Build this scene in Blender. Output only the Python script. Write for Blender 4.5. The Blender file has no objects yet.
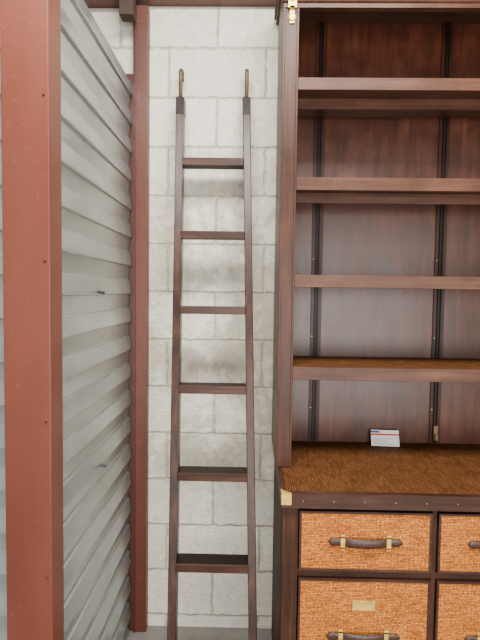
import bpy, bmesh, math, random
from mathutils import Vector, Matrix
random.seed(4)
S = bpy.context.scene
COL = S.collection

# ---------------------------------------------------------------- helpers
def link(o, parent=None, label=None, category=None, kind=None, group=None):
    COL.objects.link(o)
    if parent is not None: o.parent = parent
    if label: o["label"] = label
    if category: o["category"] = category
    if kind: o["kind"] = kind
    if group: o["group"] = group
    return o

def empty(name, loc, label, category):
    e = bpy.data.objects.new(name, None)
    e.empty_display_size = 0.1
    e.location = loc
    link(e, None, label, category)
    return e

class MB:
    """mesh builder: several shaped pieces joined in one part"""
    def __init__(self): self.bm = bmesh.new()
    def box(self, a, b, mi=0):
        x0,y0,z0 = a; x1,y1,z1 = b
        v = [self.bm.verts.new(p) for p in ((x0,y0,z0),(x1,y0,z0),(x1,y1,z0),(x0,y1,z0),(x0,y0,z1),(x1,y0,z1),(x1,y1,z1),(x0,y1,z1))]
        for f in ((0,3,2,1),(4,5,6,7),(0,1,5,4),(1,2,6,5),(2,3,7,6),(3,0,4,7)):
            fc = self.bm.faces.new([v[i] for i in f]); fc.material_index = mi
        return v
    def loft(self, rings, mi=0, caps=True, smooth=False):
        vr = [[self.bm.verts.new(p) for p in r] for r in rings]
        n = len(vr[0])
        for i in range(len(vr)-1):
            for j in range(n):
                f = self.bm.faces.new([vr[i][j], vr[i][(j+1)%n], vr[i+1][(j+1)%n], vr[i+1][j]])
                f.material_index = mi; f.smooth = smooth
        if caps:
            f = self.bm.faces.new(vr[0][::-1]); f.material_index = mi
            f = self.bm.faces.new(vr[-1]); f.material_index = mi
    def cyl(self, c, axis, r, L, mi=0, n=16, r2=None):
        axis = Vector(axis).normalized()
        u = axis.orthogonal().normalized(); w = axis.cross(u)
        c = Vector(c); r2 = r if r2 is None else r2
        R = []
        for t, rr in ((0, r), (1, r2)):
            R.append([c + axis*L*t + (u*math.cos(2*math.pi*k/n)+w*math.sin(2*math.pi*k/n))*rr for k in range(n)])
        self.loft(R, mi, True, False)
    def done(self, name, mats, parent=None, bevel=0.0, seg=2, **kw):
        bmesh.ops.recalc_face_normals(self.bm, faces=self.bm.faces)
        me = bpy.data.meshes.new(name)
        self.bm.to_mesh(me); self.bm.free()
        for m in mats: me.materials.append(m)
        o = bpy.data.objects.new(name, me)
        link(o, parent, **kw)
        if bevel > 0:
            b = o.modifiers.new("bevel", 'BEVEL'); b.width = bevel; b.segments = seg
            b.limit_method = 'ANGLE'; b.angle_limit = math.radians(40)
        return o

# ---------------------------------------------------------------- materials
class NT:
    def __init__(self, name):
        self.m = bpy.data.materials.new(name); self.m.use_nodes = True
        self.t = self.m.node_tree; self.t.nodes.clear()
        self.out = self.n('ShaderNodeOutputMaterial')
        self.b = self.n('ShaderNodeBsdfPrincipled')
        self.l(self.b.outputs[0], self.out.inputs[0])
    def n(self, t, **kw):
        x = self.t.nodes.new(t)
        for k, v in kw.items(): setattr(x, k, v)
        return x
    def l(self, a, b): self.t.links.new(a, b)
    def coords(self, scale=(1,1,1), loc=(0,0,0), rot=(0,0,0)):
        tc = self.n('ShaderNodeTexCoord'); mp = self.n('ShaderNodeMapping')
        mp.inputs['Scale'].default_value = scale; mp.inputs['Location'].default_value = loc
        mp.inputs['Rotation'].default_value = rot
        self.l(tc.outputs['Object'], mp.inputs[0]); return mp.outputs[0]
    def noise(self, vec, scale, detail=6, rough=0.55, dist=0.0):
        x = self.n('ShaderNodeTexNoise'); x.inputs['Scale'].default_value = scale
        x.inputs['Detail'].default_value = detail; x.inputs['Roughness'].default_value = rough
        x.inputs['Distortion'].default_value = dist
        self.l(vec, x.inputs['Vector']); return x.outputs['Fac']
    def ramp(self, fac, stops):
        r = self.n('ShaderNodeValToRGB'); e = r.color_ramp.elements
        while len(e) < len(stops): e.new(0.5)
        for i,(p,c) in enumerate(stops):
            e[i].position = p; e[i].color = (*c,1) if len(c)==3 else c
        self.l(fac, r.inputs[0]); return r.outputs[0]
    def mix(self, fac, a, b, mode='MIX'):
        x = self.n('ShaderNodeMix', data_type='RGBA', blend_type=mode)
        for s, v in ((x.inputs[0], fac), (x.inputs[6], a), (x.inputs[7], b)):
            if isinstance(v, (int, float)): s.default_value = v
            elif isinstance(v, tuple): s.default_value = (*v, 1)
            else: self.l(v, s)
        return x.outputs[2]
    def math(self, op, a, b=0.0, clamp=False, c=None):
        x = self.n('ShaderNodeMath', operation=op, use_clamp=clamp)
        for s, v in ((x.inputs[0], a), (x.inputs[1], b)):
            if isinstance(v, (int, float)): s.default_value = v
            else: self.l(v, s)
        if c is not None: x.inputs[2].default_value = c
        return x.outputs[0]
    def bump(self, h, strength=0.3, dist=0.01, prev=None):
        x = self.n('ShaderNodeBump'); x.inputs['Strength'].default_value = strength
        x.inputs['Distance'].default_value = dist
        self.l(h, x.inputs['Height'])
        if prev is not None: self.l(prev, x.inputs['Normal'])
        return x.outputs[0]
    def fin(self, col=None, rough=0.5, metal=0.0, normal=None, coat=0.0, spec=None):
        if col is not None:
            if isinstance(col, tuple): self.b.inputs['Base Color'].default_value = (*col,1)
            else: self.l(col, self.b.inputs['Base Color'])
        if isinstance(rough, (int,float)): self.b.inputs['Roughness'].default_value = rough
        else: self.l(rough, self.b.inputs['Roughness'])
        self.b.inputs['Metallic'].default_value = metal
        self.b.inputs['Coat Weight'].default_value = coat
        self.b.inputs['Coat Roughness'].default_value = 0.3
        if spec is not None: self.b.inputs['Specular IOR Level'].default_value = spec
        if normal is not None: self.l(normal, self.b.inputs['Normal'])
        return self.m

def wood(name, dark, mid, light, axis='z', rough=0.42, coat=0.1, blotch=1.0, spec=0.4, gs=22, mottle=5.0):
    t = NT(name)
    sc = {'x':(1.2,gs,gs),'y':(gs,1.2,gs),'z':(gs,gs,1.2)}[axis]
    g = t.noise(t.coords(sc), 3.0, 8, 0.6, 0.4)
    b = t.noise(t.coords(), mottle, 6, 0.62, 0.4)
    c = t.ramp(g, [(0.28,dark),(0.52,mid),(0.78,light)])
    bl = t.ramp(b, [(0.3,(0.62,0.56,0.54)),(0.7,(1.32,1.25,1.2))])
    c = t.mix(blotch, c, bl, 'MULTIPLY')
    dust = t.ramp(t.noise(t.coords(), 160, 2, 0.6), [(0.66,(0,0,0)),(0.78,(1,1,1))])
    c = t.mix(t.math('MULTIPLY', dust, 0.10), c, (0.40,0.26,0.18))
    r = t.math('MULTIPLY_ADD', b, 0.25, c=rough-0.12)
    return t.fin(c, r, 0, t.bump(g, 0.12, 0.003), coat, spec)

def wicker(name, plane, bw=0.016, rh=0.0058, c1=(0.80,0.33,0.10), c2=(0.50,0.17,0.05), mo=(0.10,0.03,0.012), spec=0.35, wobk=1.0, ms=0.19, fleck=0.8, bs=0.6, fs=170):
    t = NT(name)
    tc = t.n('ShaderNodeTexCoord'); sp = t.n('ShaderNodeSeparateXYZ'); cb = t.n('ShaderNodeCombineXYZ')
    t.l(tc.outputs['Object'], sp.inputs[0])
    u, v = {'xz':(0,2),'xy':(1,0),'yx':(0,1)}[plane]
    wob = t.noise(tc.outputs['Object'], 60, 3, 0.6)
    t.l(t.math('ADD', sp.outputs[u], t.math('MULTIPLY', wob, 0.004*wobk)), cb.inputs[0])
    t.l(t.math('ADD', sp.outputs[v], t.math('MULTIPLY', wob, 0.0035*wobk)), cb.inputs[1])
    br = t.n('ShaderNodeTexBrick'); t.l(cb.outputs[0], br.inputs['Vector'])
    br.offset = 0.5
    br.inputs['Scale'].default_value = 1.0
    br.inputs['Brick Width'].default_value = bw; br.inputs['Row Height'].default_value = rh
    br.inputs['Mortar Size'].default_value = rh*ms; br.inputs['Mortar Smooth'].default_value = 0.6
    br.inputs['Color1'].default_value = (*c1,1)
    br.inputs['Color2'].default_value = (*c2,1)
    br.inputs['Mortar'].default_value = (*mo,1)
    n1 = t.ramp(t.noise(tc.outputs['Object'], 14, 5, 0.65), [(0.3,(0.80,0.77,0.72)),(0.7,(1.12,1.11,1.1))])
    n2 = t.ramp(t.noise(tc.outputs['Object'], fs, 2, 0.6), [(0.35,(0.55,0.49,0.42)),(0.62,(1.22,1.22,1.22))])
    c = t.mix(1.0, br.outputs['Color'], n1, 'MULTIPLY'); c = t.mix(fleck, c, n2, 'MULTIPLY')
    h = t.math('SUBTRACT', 1.0, br.outputs['Fac'])
    return t.fin(c, 0.62, 0, t.bump(h, bs, 0.003), 0.0, spec)

M_case_v = wood("wood_reddish_vertical", (0.033,0.0128,0.0072),(0.057,0.0225,0.0128),(0.092,0.039,0.023),'z',0.42,0.08,1.0,0.18)
M_case_x = wood("wood_dusty_horizontal", (0.052,0.0222,0.0132),(0.080,0.0350,0.0208),(0.120,0.056,0.035),'x', 0.45,0.08,1.0,0.18)
M_back = wood("wood_back_panel", (0.042,0.0112,0.0050),(0.080,0.0230,0.0105),(0.124,0.040,0.0195),'z', 0.34, 0.20, 1.0, 0.38, 11, 7.0)
M_darkw = wood("wood_dark_standard", (0.008,0.0045,0.0035),(0.015,0.0080,0.0060),(0.026,0.014,0.010),'z', 0.45, 0.0, 1.0, 0.2)
M_batten = wood("wood_dark_batten", (0.024,0.0072,0.0036),(0.045,0.0140,0.0070),(0.070,0.024,0.0125),'z', 0.4, 0.08, 1.0, 0.2)
M_ladder = wood("wood_ladder", (0.019,0.0076,0.0044),(0.038,0.0155,0.0092),(0.088,0.040,0.0255),'z', 0.36, 0.08, 1.0, 0.28)
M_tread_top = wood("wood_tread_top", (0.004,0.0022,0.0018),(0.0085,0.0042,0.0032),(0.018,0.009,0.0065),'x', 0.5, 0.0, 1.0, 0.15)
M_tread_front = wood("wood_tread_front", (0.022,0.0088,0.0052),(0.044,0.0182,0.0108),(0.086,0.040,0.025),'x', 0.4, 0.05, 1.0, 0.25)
M_body = wood("wood_cabinet_frame", (0.024,0.0100,0.0060),(0.046,0.0195,0.0118),(0.082,0.038,0.024),'x', 0.45, 0.05, 1.0, 0.2)
M_body_v = wood("wood_cabinet_side", (0.028,0.0116,0.0068),(0.050,0.0213,0.0128),(0.084,0.039,0.0245),'z', 0.6, 0.0, 1.0, 0.15)
M_wick = wicker("woven_cane_front", 'xz', 0.024, 0.0050, (0.66,0.245,0.052), (0.42,0.135,0.028), (0.17,0.045,0.011), 0.08, 0.9, 0.14, 1.0, 0.5, 140)
M_wick_top = wicker("woven_cane_top", 'xy', 0.030, 0.0066, (0.150,0.060,0.021), (0.090,0.035,0.0125), (0.030,0.013,0.006), 0.05, 0.0, 0.15, 0.5, 0.25)  # darker copy of the front cane: grazing-angle dimming put into the colour

def brass():
    t = NT("aged_brass"); n = t.noise(t.coords(), 60, 4)
    return t.fin(t.ramp(n,[(0.3,(0.50,0.31,0.05)),(0.7,(0.77,0.53,0.13))]), 0.42, 0.5)
M_brass = brass()
def bronze(name, k=1.0):
    t = NT(name); n = t.noise(t.coords(), 60, 4)
    return t.fin(t.ramp(n,[(0.3,(0.06*k,0.036*k,0.015*k)),(0.7,(0.14*k,0.085*k,0.036*k))]), 0.5, 0.4)
M_bronze = bronze("dull_bronze"); M_nail = bronze("dull_nail_brass", 2.0)
def leather():
    t = NT("brown_leather"); n = t.noise(t.coords(), 120, 5)
    return t.fin(t.ramp(n,[(0.3,(0.022,0.008,0.005)),(0.7,(0.065,0.024,0.014))]), 0.42, 0, t.bump(n,0.3,0.002))
M_leather = leather()
def redpaint(name, k=1.0):
    t = NT(name)
    n = t.noise(t.coords((1,1,0.35)), 5, 4, 0.5); d = t.noise(t.coords(), 70, 4, 0.6)
    c = t.ramp(n,[(0.3,(0.118*k,0.0310*k,0.0180*k)),(0.7,(0.158*k,0.0440*k,0.0265*k))])
    c = t.mix(t.math('MULTIPLY', t.ramp(d,[(0.60,(0,0,0)),(0.75,(1,1,1))]), 0.22), c, (0.27*k,0.125*k,0.08*k))
    return t.fin(c, 0.42, 0, t.bump(n,0.1,0.006), 0.0, 0.35)
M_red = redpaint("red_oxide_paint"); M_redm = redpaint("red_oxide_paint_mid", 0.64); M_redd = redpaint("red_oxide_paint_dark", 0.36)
M_rivet = redpaint("red_rivet", 1.3)

def steel(name, k=1.0, metal=0.7, rough=0.27):
    t = NT(name)
    a = t.noise(t.coords((1.6,1.4,1.4)), 1.5, 3, 0.5, 0.0)
    d = t.noise(t.coords((8,4,5)), 3, 5, 0.6)
    c = t.ramp(a,[(0.3,(0.285*k,0.312*k,0.298*k)),(0.7,(0.385*k,0.412*k,0.395*k))])
    c = t.mix(0.5, c, t.ramp(d,[(0.35,(0.80,0.80,0.78)),(0.65,(1.10,1.10,1.10))]), 'MULTIPLY')
    return t.fin(c, rough, metal)
M_steel = steel("painted_corrugated_steel"); M_steel_shade = steel("corrugated_steel_shaded", 0.75, 0.2, 0.5)  # second steel is a darkened copy: shade beside the column put into its colour

def blockwall():
    t = NT("painted_concrete_block")
    tc = t.n('ShaderNodeTexCoord'); sp = t.n('ShaderNodeSeparateXYZ'); cb = t.n('ShaderNodeCombineXYZ')
    t.l(tc.outputs['Object'], sp.inputs[0])
    wob = t.noise(tc.outputs['Object'], 22, 5, 0.65)
    wb = t.math('MULTIPLY', t.math('SUBTRACT', wob, 0.5), 0.025)
    t.l(t.math('ADD', t.math('SUBTRACT', sp.outputs[0], 0.054), wb), cb.inputs[0])
    t.l(t.math('ADD', t.math('SUBTRACT', sp.outputs[2], 0.053), wb), cb.inputs[1])
    br = t.n('ShaderNodeTexBrick'); t.l(cb.outputs[0], br.inputs['Vector']); br.offset = 0.5
    br.inputs['Scale'].default_value = 1.0
    br.inputs['Brick Width'].default_value = 0.4064; br.inputs['Row Height'].default_value = 0.2032
    br.inputs['Mortar Size'].default_value = 0.0078; br.inputs['Mortar Smooth'].default_value = 1.0
    br.inputs['Color1'].default_value = (0.87,0.815,0.70,1)
    br.inputs['Color2'].default_value = (0.74,0.695,0.595,1)
    br.inputs['Mortar'].default_value = (0.76,0.71,0.61,1)
    big = t.noise(tc.outputs['Object'], 2.8, 8, 0.70, 0.5)
    mid = t.noise(tc.outputs['Object'], 7.5, 8, 0.72, 0.4)
    med = t.noise(tc.outputs['Object'], 30, 7, 0.72)
    pit = t.noise(tc.outputs['Object'], 100, 4, 0.75)
    c = br.outputs['Color']
    jf = t.math('MULTIPLY', br.outputs['Fac'], t.ramp(mid,[(0.40,(0.30,0.30,0.30)),(0.60,(0.95,0.95,0.95))]))
    c = t.mix(jf, c, (0.42,0.375,0.295))
    band = t.n('ShaderNodeMapRange'); band.interpolation_type='SMOOTHSTEP'
    t.l(t.math('ABSOLUTE', t.math('SUBTRACT', sp.outputs[2], 1.30)), band.inputs[0])
    band.inputs[1].default_value = 0.90; band.inputs[2].default_value = 0.45
    band.inputs[3].default_value = 0.0; band.inputs[4].default_value = 1.0
    sm = t.ramp(t.math('ADD', big, t.math('MULTIPLY', band.outputs[0], 0.05)),[(0.50,(0,0,0)),(0.545,(1,1,1))])
    sm = t.math('MULTIPLY', t.math('MULTIPLY', sm, band.outputs[0]), 0.66)
    c = t.mix(sm, c, (0.50,0.44,0.335))
    sm2 = t.ramp(mid,[(0.53,(0,0,0)),(0.58,(1,1,1))])
    c = t.mix(t.math('MULTIPLY', sm2, 0.45), c, (0.86,0.805,0.70))
    c = t.mix(1.0, c, t.ramp(med,[(0.3,(0.82,0.81,0.77)),(0.7,(1.11,1.11,1.11))]), 'MULTIPLY')
    c = t.mix(0.9, c, t.ramp(pit,[(0.29,(0.42,0.39,0.33)),(0.42,(1,1,1))]), 'MULTIPLY')
    h = t.math('SUBTRACT', 1.0, br.outputs['Fac'])
    n = t.bump(h, 0.7, 0.010); n = t.bump(mid, 0.4, 0.02, n); n = t.bump(med, 0.7, 0.012, n); n = t.bump(pit, 0.8, 0.007, n)
    return t.fin(c, 0.75, 0, n)
M_block = blockwall()
def concrete():
    t = NT("concrete_floor"); n = t.noise(t.coords(), 6, 8, 0.65)
    return t.fin(t.ramp(n,[(0.3,(0.12,0.115,0.10)),(0.7,(0.22,0.205,0.185))]), 0.7, 0, t.bump(n,0.2,0.005))
M_floor = concrete()
def plain(name, c, r=0.6, m=0.0):
    t = NT(name); n = t.noise(t.coords(), 25, 3)
    return t.fin(t.mix(0.25, c, t.ramp(n,[(0.3,tuple(x*0.75 for x in c)),(0.7,c)])), r, m)
M_ceil = plain("ceiling_metal", (0.40,0.40,0.38))
M_bolt = plain("dark_bolt", (0.03,0.03,0.03), 0.5, 0.5)
M_white = plain("white_card", (0.85,0.86,0.88), 0.4)
M_cred = plain("red_print", (0.65,0.03,0.03), 0.4)
M_cink = plain("blue_print", (0.06,0.12,0.35), 0.4)
M_cgrey = plain("grey_print", (0.35,0.38,0.42), 0.4)
M_timber = plain("old_timber", (0.045,0.025,0.016), 0.85)

# ---------------------------------------------------------------- setting
b = MB(); b.box((-1.7,0,0),(2.2,0.2,3.0)); b.done("wall_back",[M_block],kind="structure")
b = MB(); b.box((-1.7,-4.2,-0.1),(2.2,0.2,0)); b.done("floor",[M_floor],kind="structure")
b = MB(); b.box((-1.7,-4.2,3.0),(2.2,0.2,3.08)); b.done("ceiling",[M_ceil],kind="structure")
b = MB(); b.box((2.2,-4.2,0),(2.35,0.2,3.0)); b.done("wall_right",[M_block],kind="structure")

# corrugated partition: faces tilted up and down in turn, shaped to give light and dark bands
def corrugated(name, origin, length, zmax, direction, mat, amp=0.015, phase=0.0):
    bm = bmesh.new(); prof = []
    pitch = 0.116; z = -0.16+phase
    pts = [(0.0,0.40),(0.003,0.92),(0.006,1.0),(0.010,0.98),(0.058,0.45),(0.061,0.05),(0.065,0.0),(0.069,0.02),(0.112,0.38)]
    while z < zmax+pitch:
        for dz, a in pts: prof.append((z+dz, a))
        z += pitch
    prof = [(zz,a) for zz,a in prof if 0 <= zz <= zmax]
    o = Vector(origin); d = Vector(direction)
    nrm = Vector((d.y, -d.x, 0))
    N = 2; rows = []
    for zz,a in prof:
        rows.append([bm.verts.new(o + d*length*i/N + nrm*(amp*(a-1)) + Vector((0,0,zz))) for i in range(N+1)])
    for r0,r1 in zip(rows, rows[1:]):
        for i in range(N):
            f = bm.faces.new([r0[i],r0[i+1],r1[i+1],r1[i]])
    me = bpy.data.meshes.new(name); bm.to_mesh(me); bm.free(); me.materials.append(mat)
    ob = bpy.data.objects.new(name, me); link(ob, kind="structure")
    s = ob.modifiers.new("solid",'SOLIDIFY'); s.thickness = 0.002; s.offset = 0
    return ob
corrugated("wall_left", (-0.496,-0.862,0), 0.812, 2.37, (0,1,0), M_steel)
corrugated("wall_front", (-1.7,-0.86,0), 1.08, 2.37, (1,0,0), M_steel_shade, phase=0.05)

for k,(y,z) in enumerate(((-0.53,1.475),(-0.51,0.895))):
    b = MB(); b.cyl((-0.004,0,0),(1,0,0),0.007,0.010,0,12); b.cyl((0.003,0,0),(1,0,-0.15),0.0045,0.026,0,10)
    o = b.done("bolt",[M_bolt],label="dark steel bolt sticking out of the corrugated partition",category="bolt",group="bolts in the corrugated partition")
    o.location = (-0.502,y,z)

# steel column (C channel with flanges)
b = MB(); cx0, cx1 = -0.611, -0.494
b.box((cx0,-0.94,0),(cx1,-0.934,3.0))
b.box((cx1-0.006,-0.934,0),(cx1,-0.855,3.0),1)
b.box((cx0,-0.934,0),(cx0+0.006,-0.868,3.0),1)
b.box((cx1-0.030,-0.874,0),(cx1-0.006,-0.868,3.0))
b.box((cx0+0.006,-0.874,0),(cx0+0.025,-0.868,3.0))
M_red_shade = redpaint("red_oxide_paint_shaded", 0.85)  # same red paint darkened: shade on the side returns put into the colour
colm = b.done("trim_1",[M_red,M_red_shade],bevel=0.002,kind="structure",label="red-brown painted steel channel column")
b = MB()
b.box((-0.492,-0.046,0.0),(-0.432,-0.040,2.64))
b.box((-0.438,-0.040,0.0),(-0.432,0.0,2.64))
b.box((-0.525,-0.040,0.0),(-0.486,-0.030,2.37),1)  # dark filler added behind the slat ends so the gaps read as shade
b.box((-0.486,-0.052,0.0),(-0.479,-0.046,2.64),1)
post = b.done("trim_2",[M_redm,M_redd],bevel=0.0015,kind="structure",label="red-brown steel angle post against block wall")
b = MB(); b.box((-1.7,-0.07,2.650),(-0.47,0.0,2.74)); b.box((-1.7,-0.09,2.74),(-0.44,0.0,2.75)); b.box((-0.47,-0.05,2.658),(2.2,0.0,2.74))
b.done("trim_3",[M_redm],bevel=0.002,kind="structure",label="red-brown steel beam")
b = MB(); b.box((-0.53,-0.13,2.56),(-0.475,-0.07,2.66)); b.box((-0.53,-0.07,2.60),(-0.50,0.0,2.648))
b.done("trim_4",[M_timber],bevel=0.003,kind="structure",label="dark old timber block")
for i in range(9):
    b = MB(); b.cyl((0,0,0),(0,-1,0),0.004,0.004,0,10,0.003)
    o = b.done("screw_head",[M_rivet],post,label="painted screw head")
    o.location = (-0.460,-0.046,0.25+i*0.29)
for i in range(6):
    b = MB(); b.cyl((0,0,0),(0,-1,0),0.0035,0.003,0,10,0.002)
    o = b.done("screw_head",[M_redd],colm,label="painted screw head")
    o.location = (cx1-0.012,-0.940,0.35+i*0.40)

# ---------------------------------------------------------------- ladder
LZ, YT, SL = 2.255, -0.068, 0.186
def lx(side, z):
    return (-0.255 + (z/2.3)*(-0.038)) if side < 0 else (0.033 + (z/2.3)*(-0.060))
def ly(z): return YT - (LZ - z)*SL
lad = empty("ladder",(-0.11,ly(0),0),"tall dark brown wooden library ladder leaning on block wall","ladder")
def rel(o, par):
    o.parent = par
    o.matrix_parent_inverse = Matrix.Identity(4)
    o.data.transform(Matrix.Translation(-par.location))
for side in (-1,1):
    b = MB(); hw, hd = 0.0150, 0.030
    rings = []
    for z in [i*LZ/8 for i in range(9)]:
        x, y = lx(side,z), ly(z)
        zz = z
        rings.append([(x-hw,y-hd,zz),(x+hw,y-hd,zz),(x+hw,y+hd,zz),(x-hw,y+hd,zz)])
    b.loft(rings)
    o = b.done("rail",[M_ladder],bevel=0.003); rel(o,lad)
    b = MB(); rings = []
    for z in (LZ-0.07, LZ+0.003):
        x, y = lx(side,z), ly(z)
        rings.append([(x-0.0162,y-0.0312,z),(x+0.0162,y-0.0312,z),(x+0.0162,y+0.0312,z),(x-0.0162,y+0.0312,z)])
    b.loft(rings)
    o = b.done("rail_cap",[M_darkw],bevel=0.002,label="near-black sleeve on the rail top"); rel(o,lad)
    x,y = lx(side,LZ), ly(LZ)
    b = MB(); path = [(y-0.010,LZ-0.02),(y-0.010,LZ+0.09)]
    for k in range(9):
        a = math.pi*k/8; path.append((y-0.010+0.022-0.022*math.cos(a), LZ+0.102+0.022*math.sin(a)))
    path.append((y+0.034,LZ+0.085))
    rings=[]
    for i,(py,pz) in enumerate(path):
        p0 = path[max(i-1,0)]; p1 = path[min(i+1,len(path)-1)]
        dy,dz = p1[0]-p0[0], p1[1]-p0[1]; L = math.hypot(dy,dz); ny,nz = -dz/L, dy/L
        w, th = 0.0080, 0.0040
        rings.append([(x+w*math.cos(q),py+ny*th*math.sin(q),pz+nz*th*math.sin(q)) for q in [2*math.pi*k/10 for k in range(10)]])
    b.loft(rings, 0, True, True)
    o = b.done("hook",[M_bronze],label="curved aged brass hook"); rel(o,lad)
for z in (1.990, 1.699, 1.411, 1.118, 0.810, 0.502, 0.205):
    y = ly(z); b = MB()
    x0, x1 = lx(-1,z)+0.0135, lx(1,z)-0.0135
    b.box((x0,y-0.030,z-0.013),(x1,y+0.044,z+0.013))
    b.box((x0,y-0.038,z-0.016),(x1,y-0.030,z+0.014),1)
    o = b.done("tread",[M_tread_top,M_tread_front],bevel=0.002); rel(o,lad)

# ---------------------------------------------------------------- chest of drawers
CY = -0.60
chest = empty("chest_of_drawers",(0.81,-0.31,0),"long dark wood dresser with woven cane fronts and brass","chest of drawers")
XL, XR = 0.113, 1.507
b = MB()
b.box((XL,CY+0.02,0.0),(XL+0.022,-0.03,0.806),1); b.box((XR-0.022,CY+0.02,0.0),(XR,-0.03,0.806),1)
b.box((XL+0.022,-0.042,0.10),(XR-0.022,-0.03,0.806)); b.box((XL+0.022,CY+0.02,0.16),(XR-0.022,-0.042,0.178))
for x0,x1 in ((XL,0.163),(0.585,0.600),(1.022,1.037),(1.459,XR)):
    b.box((x0,CY,0.0),(x1,CY+0.02,0.806),1)
for (x0,x1) in ((0.163,0.585),(0.600,1.022),(1.037,1.459)):
    for z0,z1 in ((0.797,0.806),(0.578,0.599),(0.06,0.20)):
        b.box((x0,CY,z0),(x1,CY+0.02,z1))
o = b.done("body",[M_body,M_body_v],bevel=0.0015); rel(o,chest)
b = MB()
b.box((XL-0.006,CY-0.018,0.806),(XR+0.006,-0.02,0.845))
b.box((XL-0.006,CY-0.018,0.845),(XR+0.006,CY+0.004,0.853)); b.box((XL-0.006,CY+0.004,0.845),(XL+0.010,-0.02,0.853))
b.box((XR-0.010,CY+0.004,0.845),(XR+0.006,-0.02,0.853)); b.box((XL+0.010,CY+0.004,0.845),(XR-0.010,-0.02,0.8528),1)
o = b.done("worktop",[M_body,M_wick_top],label="woven cane covered top with dark wood edge"); rel(o,chest)
for sx, X in ((1,XL-0.006),(-1,XR+0.006)):
    b = MB(); e = 0.0015
    def bx(xa,ya,za,xb,yb,zb):
        b.box((min(xa,xb),ya,za),(max(xa,xb),yb,zb))
    yf = CY-0.018
    bx(X-sx*e,yf-e,0.816,X+sx*0.031,yf,0.8545)
    bx(X-sx*e,yf-e,0.816,X,yf+0.026,0.8545)
    v = [(X-sx*e,yf-e,0.853),(X+sx*0.030,yf-e,0.853),(X-sx*e,yf+0.030,0.853)]
    b.loft([v,[(p[0],p[1],0.8555) for p in v]])
    for (dx) in (0.008,0.022):
        b.cyl((X+sx*dx,yf-e,0.836),(0,-1,0),0.0025,0.002,0,10,0.0015)
    o = b.done("corner_bracket",[M_brass],label="brass corner bracket"); rel(o,chest)
nb = None
for i in range(14):
    if nb is None:
        b = MB(); b.cyl((0,0,0),(0,-1,0),0.0028,0.002,0,10,0.002)
        nb = b.done("nail_head",[M_nail],label="small brass nail head"); o = nb
    else:
        o = nb.copy(); COL.objects.link(o)
    o.parent = chest
    o.location = Vector((0.175+i*0.096,CY-0.018,0.829))-chest.location

def make_drawer(x0,x1,z0,z1,plate):
    cx, cz = (x0+x1)/2, (z0+z1)/2
    w, h = (x1-x0)/2, (z1-z0)/2
    b = MB(); t = 0.007
    b.box((-w,-0.004,-h),(w,0.014,h))
    b.box((-w,-0.010,-h),(-w+t,-0.004,h)); b.box((w-t,-0.010,-h),(w,-0.004,h))
    b.box((-w+t,-0.010,-h),(w-t,-0.004,-h+t)); b.box((-w+t,-0.010,h-t),(w-t,-0.004,h))
    b.box((-w+t,-0.0075,-h+t),(w-t,-0.004,h-t),1)
    b.box((-w+0.01,0.014,-h+0.012),(-w+0.022,0.48,h-0.02)); b.box((w-0.022,0.014,-h+0.012),(w-0.01,0.48,h-0.02))
    b.box((-w+0.022,0.014,-h+0.012),(w-0.022,0.48,-h+0.02)); b.box((-w+0.022,0.47,-h+0.02),(w-0.022,0.48,h-0.02))
    d = b.done("drawer",[M_body,M_wick],label="woven cane drawer front with thin dark frame")
    d.parent = chest; d.location = Vector((cx,CY,cz))-chest.location
    b = MB(); rings = []; N = 28
    for i in range(N+1):
        s = -1+2*i/N; x = s*0.116; a = abs(s)
        hh = 0.0150 if a < 0.45 else (0.0150-(a-0.45)/0.2*0.005 if a < 0.65 else 0.0100+0.003*math.sin((a-0.65)/0.35*math.pi))
        if a > 0.93: hh *= max(0.25, math.sqrt(max(0,1-((a-0.93)/0.07)**2)))
        yo = -0.013 - 0.011*max(0,1-(a/0.62)**2)
        dd = 0.005 if a<0.5 else 0.0035
        rings.append([(x, yo-dd*math.sin(q), hh*math.cos(q)-0.001*max(0,1-(a/0.6)**2)) for q in [2*math.pi*k/12 for k in range(12)]])
    b.loft(rings, 0, True, True)
    b.done("handle",[M_leather],d,label="dark leather strap handle")
    for sx in (-1,1):
        b = MB(); x = sx*0.072
        b.box((x-0.007,-0.0185,-0.020),(x+0.007,-0.0165,0.020))
        b.box((x-0.007,-0.0185,0.014),(x+0.007,-0.0075,0.024)); b.box((x-0.007,-0.0185,-0.024),(x+0.007,-0.0075,-0.014))
        b.cyl((x,-0.0185,0),(0,-1,0),0.004,0.003,0,12,0.002)
        b.done("handle_mount",[M_brass],d,bevel=0.001,label="brass handle mount")
    if plate:
        b = MB(); pz = 0.101; W,H=0.036,0.016
        b.box((-W,-0.0115,pz-H),(W,-0.0075,pz-H+0.005)); b.box((-W,-0.0115,pz+H-0.005),(W,-0.0075,pz+H))
        b.box((-W,-0.0115,pz-H+0.005),(-W+0.006,-0.0075,pz+H-0.005)); b.box((W-0.006,-0.0115,pz-H+0.005),(W,-0.0075,pz+H-0.005))
        b.box((-W+0.006,-0.0095,pz-H+0.005),(W-0.006,-0.0075,pz+H-0.005))
        b.done("label_holder",[M_brass],d,label="brass label holder")
    return d
for x0 in (0.166,0.603,1.040):
    make_drawer(x0,x0+0.416,0.602,0.794,False)
    make_drawer(x0,x0+0.416,0.205,0.575,True)

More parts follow.
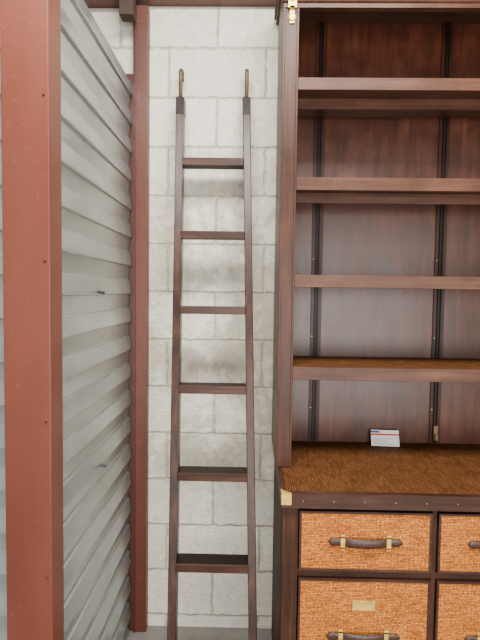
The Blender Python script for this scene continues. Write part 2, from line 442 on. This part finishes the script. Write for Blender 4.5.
# ---------------------------------------------------------------- bookcase
BL, BR = 0.100, 1.512
YF, YB, Z0, ZT = -0.380, -0.030, 0.8545, 2.60
bk = empty("bookcase",(0.806,-0.205,Z0),"tall open dark wood bookcase standing on cane chest of drawers","bookcase")
for x0,x1 in ((BL,BL+0.025),(BR-0.025,BR)):
    b = MB(); b.box((x0,YF+0.022,Z0),(x1,YB,ZT-0.03)); o = b.done("side_panel",[M_case_v],bevel=0.0015); rel(o,bk)
for x0,x1 in ((BL,BL+0.055),(BR-0.055,BR)):
    b = MB(); b.box((x0,YF,Z0),(x1,YF+0.022,ZT-0.03)); b.box((x0,YF-0.004,Z0),(x0+0.008,YF,2.452)); b.box((x1-0.008,YF-0.004,Z0),(x1,YF,2.452))
    o = b.done("stile",[M_case_v],bevel=0.0015); rel(o,bk)
b = MB(); b.box((BL+0.025,-0.045,Z0),(BR-0.025,YB,ZT-0.03)); o = b.done("back_panel",[M_back]); rel(o,bk)
b = MB(); b.box((BL-0.010,YF-0.014,ZT-0.03),(BR+0.010,YB,ZT)); b.box((BL-0.018,YF-0.024,ZT-0.012),(BR+0.018,YB,ZT+0.010))
o = b.done("top_board",[M_case_x],bevel=0.003); rel(o,bk)
b = MB(); b.box((BL+0.055,YF,2.452),(BR-0.055,YF+0.020,ZT-0.03))
ring = lambda X: [(X, YF-0.002-0.013*math.cos(a), 2.480+0.013*math.sin(a)) for a in [math.pi*(-0.5+k/8) for k in range(9)]]
b.loft([ring(BL-0.004), ring(BR+0.004)], 0, True, False)
b.box((BL-0.002,YF-0.008,2.494),(BR+0.002,YF,2.565)); b.box((BL,YF-0.005,2.452),(BR,YF,2.466))
o = b.done("top_rail",[M_case_x]); rel(o,bk)
for X in (0.275,0.781,1.287):
    b = MB()
    b.box((X-0.022,-0.052,Z0),(X+0.022,-0.045,ZT-0.03))
    b.box((X-0.008,-0.060,Z0),(X-0.004,-0.052,ZT-0.03),1); b.box((X+0.004,-0.060,Z0),(X+0.008,-0.052,ZT-0.03),1)
    b.box((X-0.004,-0.0535,Z0),(X+0.004,-0.052,ZT-0.03),1)
    o = b.done("shelf_standard",[M_batten,M_darkw],label="dark metal shelf standard on wood batten"); rel(o,bk)
    for z in (2.30,1.95,1.62,1.30,1.0):
        b = MB(); b.cyl((X-0.016,-0.052,z),(0,-1,0),0.003,0.004,0,10,0.002)
        o = b.done("screw_head",[M_brass],label="small brass screw head"); rel(o,bk)
for i,(zb,zt) in enumerate(((2.180,2.221),(1.838,1.882),(1.500,1.543),(1.171,1.217))):
    b = MB()
    b.box((BL+0.025,YF+0.022,zb+0.012),(BR-0.025,-0.063,zt-0.002)); b.box((BL+0.055,YF,zb),(BR-0.055,YF+0.022,zt))
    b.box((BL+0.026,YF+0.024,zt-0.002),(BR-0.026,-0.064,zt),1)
    if i < 2: b.box((BL+0.055,-0.27,zb-0.026),(BR-0.055,-0.25,zb+0.012))
    o = b.done("shelf",[M_case_x,M_wick_top],bevel=0.0012); rel(o,bk)
for sx,X in ((1,BL),(-1,BR)):
    b = MB()
    def bx(xa,ya,za,xb,yb,zb): b.box((min(xa,xb),ya,za),(max(xa,xb),yb,zb))
    bx(X+sx*0.016,YF-0.0175,2.446,X+sx*0.044,YF-0.015,2.492)
    b.cyl((X+sx*0.030,YF-0.0045,2.418),(0,-1,0),0.015,0.006,0,18,0.010)
    b.cyl((X+sx*0.030,YF-0.0175,2.472),(0,-1,0),0.007,0.004,0,16,0.005)
    bx(X+sx*0.022,YF-0.0065,2.400,X+sx*0.038,YF-0.004,2.452)
    bx(X+sx*0.022,YF-0.0175,2.446,X+sx*0.038,YF-0.004,2.452)
    o = b.done("corner_bracket",[M_brass],label="brass corner bracket with round stud"); rel(o,bk)
b = MB(); b.box((0.772,-0.066,0.875),(0.790,-0.060,0.935)); b.box((0.775,-0.078,0.875),(0.787,-0.066,0.882)); b.box((0.775,-0.078,0.882),(0.787,-0.074,0.90))
b.cyl((0.781,-0.066,0.925),(0,-1,0),0.004,0.003,0,10)
o = b.done("hook_bracket",[M_nail],bevel=0.001,label="small brass hook bracket"); rel(o,bk)

# ---------------------------------------------------------------- card on the worktop
b = MB(); W,H = 0.057,0.066
b.box((-W,-0.0008,0),(W,0.0008,H))
b.box((-W,-0.0013,H-0.012),(-W+0.036,-0.0008,H-0.003),2)
b.box((-W,-0.0013,H-0.022),(W,-0.0008,H-0.015),1)
for i in range(4): b.box((-W+0.01,-0.0013,0.007+i*0.008),(W-0.03-0.01*(i%3),-0.0008,0.009+i*0.008),3)
o = b.done("card",[M_white,M_cred,M_cink,M_cgrey],label="small white printed card with red stripe leaning inside bookcase",category="card")
o.location = (0.566,-0.096,0.8535); o.rotation_euler = (math.radians(-26),0,math.radians(-3))

# ---------------------------------------------------------------- light
w = bpy.data.worlds.new("World"); S.world = w; w.use_nodes = True
bg = w.node_tree.nodes['Background']; bg.inputs[0].default_value = (0.98,0.98,1.0,1); bg.inputs[1].default_value = 0.4
def area(name, loc, rot, sx, sy, e, c):
    l = bpy.data.lights.new(name,'AREA'); l.shape='RECTANGLE'; l.size=sx; l.size_y=sy; l.energy=e; l.color=c
    o = bpy.data.objects.new(name,l); o.location=loc; o.rotation_euler=rot; COL.objects.link(o); return o
area("doorway_daylight",(0.72,-4.0,1.12),(math.radians(90),0,math.radians(6)),2.6,1.9,160,(1.0,0.98,0.95))
area("overhead_fill",(0.1,-1.5,2.95),(math.radians(12),0,0),1.4,0.7,160,(1.0,0.98,0.945))  # added fill lamp, no real source: brightens up-facing slats, darkens under shelves

# ---------------------------------------------------------------- camera
cam = bpy.data.cameras.new("Camera"); co = bpy.data.objects.new("Camera",cam); COL.objects.link(co)
cam.sensor_fit='VERTICAL'; cam.sensor_height=24; cam.lens = 518/640*24; cam.clip_start=0.05
co.location=(0,-2.21,1.48)
R = Matrix.Rotation(0.019,4,'Z') @ Matrix.Rotation(math.pi/2-0.054,4,'X') @ Matrix.Rotation(0.013,4,'Z')
co.rotation_euler = R.to_euler()
S.camera = co
